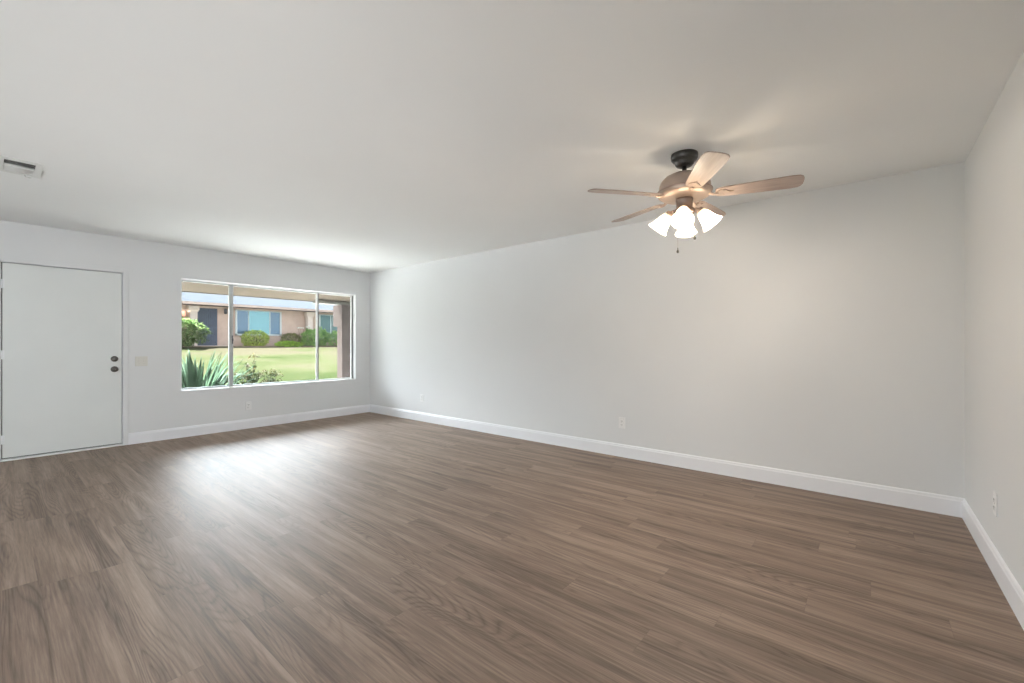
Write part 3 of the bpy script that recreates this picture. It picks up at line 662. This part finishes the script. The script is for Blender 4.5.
# ------------------------------------------------------------------ plants
def leaf(bm, p, d, up, L, W):
    """pointed four-quad leaf with a slight fold"""
    d = d.normalized(); s = d.cross(up)
    if s.length < 1e-3: s = d.cross(Vector((1, 0, 0)))
    s.normalize(); n = s.cross(d)
    a = bm.verts.new(p); m1 = bm.verts.new(p + d * L * 0.5 - n * L * 0.06); tip = bm.verts.new(p + d * L - n * L * 0.12)
    l = bm.verts.new(p + d * L * 0.45 + s * W * 0.5 + n * W * 0.12); r = bm.verts.new(p + d * L * 0.45 - s * W * 0.5 + n * W * 0.12)
    for f in ((a, l, m1), (l, tip, m1), (a, m1, r), (m1, tip, r)): bm.faces.new(f)
def rv():
    while True:
        v = Vector([random.uniform(-1, 1) for _ in range(3)])
        if 0.05 < v.length < 1: return v.normalized()
def bush(name, base, radii, n, L, W, mat, label, cat, zc=None, lump=0.15, group=None, flat_top=None):
    root = empty(name, base, label=label, cat=cat, group=group); bm = B(); rx, ry, rz = radii; zc = rz if zc is None else zc
    ph = [random.uniform(0, 6.28) for _ in range(6)]
    for i in range(n):
        v = rv(); k = random.uniform(0.55, 1.0) ** 0.5
        lm = 1 + lump * (math.sin(5 * v.x + ph[0]) * math.sin(4 * v.y + ph[1]) + 0.6 * math.sin(9 * v.z + ph[2] + 7 * v.y))
        p = Vector((v.x * rx, v.y * ry, v.z * rz)) * k * lm + Vector((0, 0, zc))
        if flat_top and p.z > flat_top: p.z = flat_top - random.uniform(0, 0.04)
        if p.z < 0.02: continue
        leaf(bm, p, (v + rv() * 0.9), Vector((0, 0, 1)), L * random.uniform(0.7, 1.3), W * random.uniform(0.7, 1.3))
    obj('foliage', bm, mat, root)
    bm = B()
    for i in range(5):
        a = 2 * math.pi * i / 5; tube(bm, [(0.03 * math.cos(a), 0.03 * math.sin(a), -0.05), (rx * 0.25 * math.cos(a), ry * 0.25 * math.sin(a), zc * 0.6), (rx * 0.5 * math.cos(a), ry * 0.5 * math.sin(a), zc * 1.1)], [0.025, 0.018, 0.008], 6)
    obj('stem', bm, M['stem'], root)
    return root
# strap-leaved clump under the left section of the window
ag = empty('strap_leaf_plant', (-1.15, -2.27, -0.11), label='large clump of long blue-green strap leaves outside the left window section', cat='plant')
bm = B()
def strap(bm, az, elev, L, W, bend, r0=0.06):
    c, s = math.cos(az), math.sin(az); n = 12; L *= 1 - 0.50 * max(0.0, c)
    x, z = r0, 0.0; e = elev; st = L / n; prev = None
    side = Vector((-s, c, 0))
    for i in range(n + 1):
        t = i / n; p = Vector((c * x, s * x, z)); wv = W * (0.55 + 0.9 * t if t < 0.35 else (0.865 + 0.135 * math.sin(0)) * (1 - ((t - 0.35) / 0.65) ** 2.2)) * 0.5
        wv = max(wv, 0.0008); nrm = Vector((-c * math.sin(e), -s * math.sin(e), math.cos(e)))
        cur = (bm.verts.new(p - side * wv + nrm * wv * 0.35), bm.verts.new(p), bm.verts.new(p + side * wv + nrm * wv * 0.35))
        if prev:
            bm.faces.new((prev[0], prev[1], cur[1], cur[0])); bm.faces.new((prev[1], prev[2], cur[2], cur[1]))
        prev = cur; x += math.cos(e) * st; z += math.sin(e) * st; e -= bend / n * (0.4 + 1.2 * t)
for i in range(170):
    az = random.uniform(0, 2 * math.pi); k = random.random()
    strap(bm, az, R(88 - 55 * k) , random.uniform(1.05, 1.38), random.uniform(0.07, 0.10), R(random.uniform(15, 75)), random.uniform(0.01, 0.10))
for az, el, L, b in ((80, 77, 1.32, 4), (70, 66, 1.25, 12), (75, 62, 1.2, 18), (60, 70, 1.25, 12), (85, 58, 1.15, 45), (80, 60, 1.12, 60), (100, 83, 1.18, 8), (112, 76, 1.16, 14), (92, 74, 1.20, 14), (70, 79, 1.16, 6), (125, 70, 1.20, 20), (98, 68, 1.14, 24), (84, 50, 1.16, 32), (74, 55, 1.20, 26), (88, 64, 1.26, 12), (105, 60, 1.15, 30), (180, 84, 1.22, 10), (150, 80, 1.15, 12), (165, 74, 1.22, 22), (200, 76, 1.2, 18), (130, 84, 1.08, 8), (175, 66, 1.25, 26)):
    strap(bm, R(az), R(el), L, 0.085, R(b), 0.05)
obj('foliage', bm, M['agave'], ag, True, 0.003)
# rose bush: arching canes with sparse leaves, two clumps
def cane_bush(base, canes, label, leafn, seed):
    random.seed(seed)
    root = empty('rose_bush', base, label=label, cat='bush', group='leafy shrubs just outside the window')
    bs = B(); bl = B(); bt = B()
    for (dx, dy, hgt, r) in canes:
        p0 = Vector((random.uniform(-0.05, 0.05), random.uniform(-0.05, 0.05), -0.02)); p1 = Vector((dx * 0.4, dy * 0.4, hgt * 0.6)); p2 = Vector((dx, dy, hgt))
        pts = [p0.lerp(p1, t).lerp(p1.lerp(p2, t), t) for t in [i / 8 for i in range(9)]]
        tube(bs, pts, [0.008 - 0.0007 * i for i in range(9)], 6)
        for i in range(leafn):
            t = random.uniform(0.25, 1.0); j = min(7, int(t * 8)); p = pts[j].lerp(pts[j+1], t * 8 - j)
            v = rv(); v.z = abs(v.z) * 0.6; q = p + v * random.uniform(0.02, r)
            tube(bs, [p, q], 0.0015, 4, False)
            tgt = bt if (t > 0.88 and random.random() < 0.6) else bl
            for s_ in range(5):
                leaf(tgt, q + rv() * 0.015, rv() + v * 0.5, Vector((0, 0, 1)), random.uniform(0.035, 0.06), random.uniform(0.022, 0.038))
    obj('stem', bs, M['stem'], root); obj('foliage', bl, M['rose'], root); obj('young_foliage', bt, M['rose_tip'], root)
    return root
cane_bush((-1.5, -1.38, -0.11), [(0.02, 0.07, 1.17, 0.09), (0.0, -0.07, 0.98, 0.08), (-0.10, 0.10, 0.92, 0.10), (0.05, -0.28, 0.80, 0.11), (-0.05, -0.32, 0.72, 0.11), (0.1, -0.18, 0.78, 0.11), (0.0, 0.16, 0.80, 0.10), (-0.1, 0.0, 0.75, 0.12), (0.08, 0.24, 0.66, 0.10), (0.05, -0.42, 0.62, 0.12), (0.0, -0.1, 0.6, 0.14)],
          'tall sparse leafy shrub with reddish tips outside the middle window section', 34, 3)
cane_bush((-1.5, -1.05, -0.11), [(0.0, 0.0, 0.84, 0.09), (0.05, 0.09, 0.80, 0.09), (-0.05, -0.09, 0.76, 0.09), (0.0, 0.13, 0.68, 0.10), (0.05, -0.14, 0.62, 0.10), (0.0, 0.0, 0.6, 0.12)],
          'low rounded leafy shrub at the middle window section, right of the taller one', 34, 5)
random.seed(11)
bush('clipped_hedge', (-18.35, 4.72, 1.06), (0.5, 0.66, 0.44), 2400, 0.09, 0.05, M['hedge'], 'rounded yellow-green clipped bush under the far house window', 'bush', zc=0.42, lump=0.06, flat_top=0.84)
bush('bush', (-18.35, 6.58, 1.06), (0.45, 0.52, 0.38), 1500, 0.09, 0.05, M['bush_dark'], 'small brownish-green bush right of the far house window', 'bush', zc=0.38, lump=0.08, flat_top=0.70)
bush('bush', (-18.1, 7.85, 1.05), (0.6, 0.74, 0.52), 3000, 0.12, 0.055, M['bush'], 'loose green bush in front of the pale column of the far house', 'bush', zc=0.50, lump=0.18)
bush('bush', (-18.1, 9.22, 1.05), (0.55, 0.62, 0.46), 2000, 0.12, 0.055, M['bush'], 'green bush below the right-hand window of the far house', 'bush', zc=0.42, lump=0.18)
bush('shrub', (-17.6, 1.30, 1.03), (0.7, 0.90, 0.62), 3600, 0.16, 0.06, M['shrub'], 'tall feathery green shrub beside the far house door', 'shrub', zc=0.72, lump=0.22)
bush('ground_cover', (-17.85, 6.25, 1.04), (0.35, 0.75, 0.16), 1500, 0.09, 0.05, M['cover'], 'low bright green plants at the foot of the far brownish bush', 'plant', zc=0.12, lump=0.15)
# pale flower stalks over the far bush
fl = empty('flower_stalks', (-18.3, 7.25, 1.05), label='pale flowers on thin stalks above the far loose green bush', cat='flowers')
for i in range(5):
    x, y, z = random.uniform(-0.1, 0.1), -0.30 + 0.15 * i, random.uniform(0.95, 1.25)
    bs = B(); tube(bs, [(0, y * 0.4, 0.0), (x, y, z)], 0.008, 5)
    st_ = obj('stem', bs, M['stem'], fl); bf = B()
    lathe(bf, [(0, -0.03), (0.03, -0.015), (0.055, 0.02), (0.07, 0.055), (0.045, 0.045), (0, 0.02)], 7, Matrix.Translation((x, y, z)) @ Matrix.Rotation(R(random.uniform(-30, 30)), 4, 'X'))
    obj('petals', bf, M['flower'], st_)
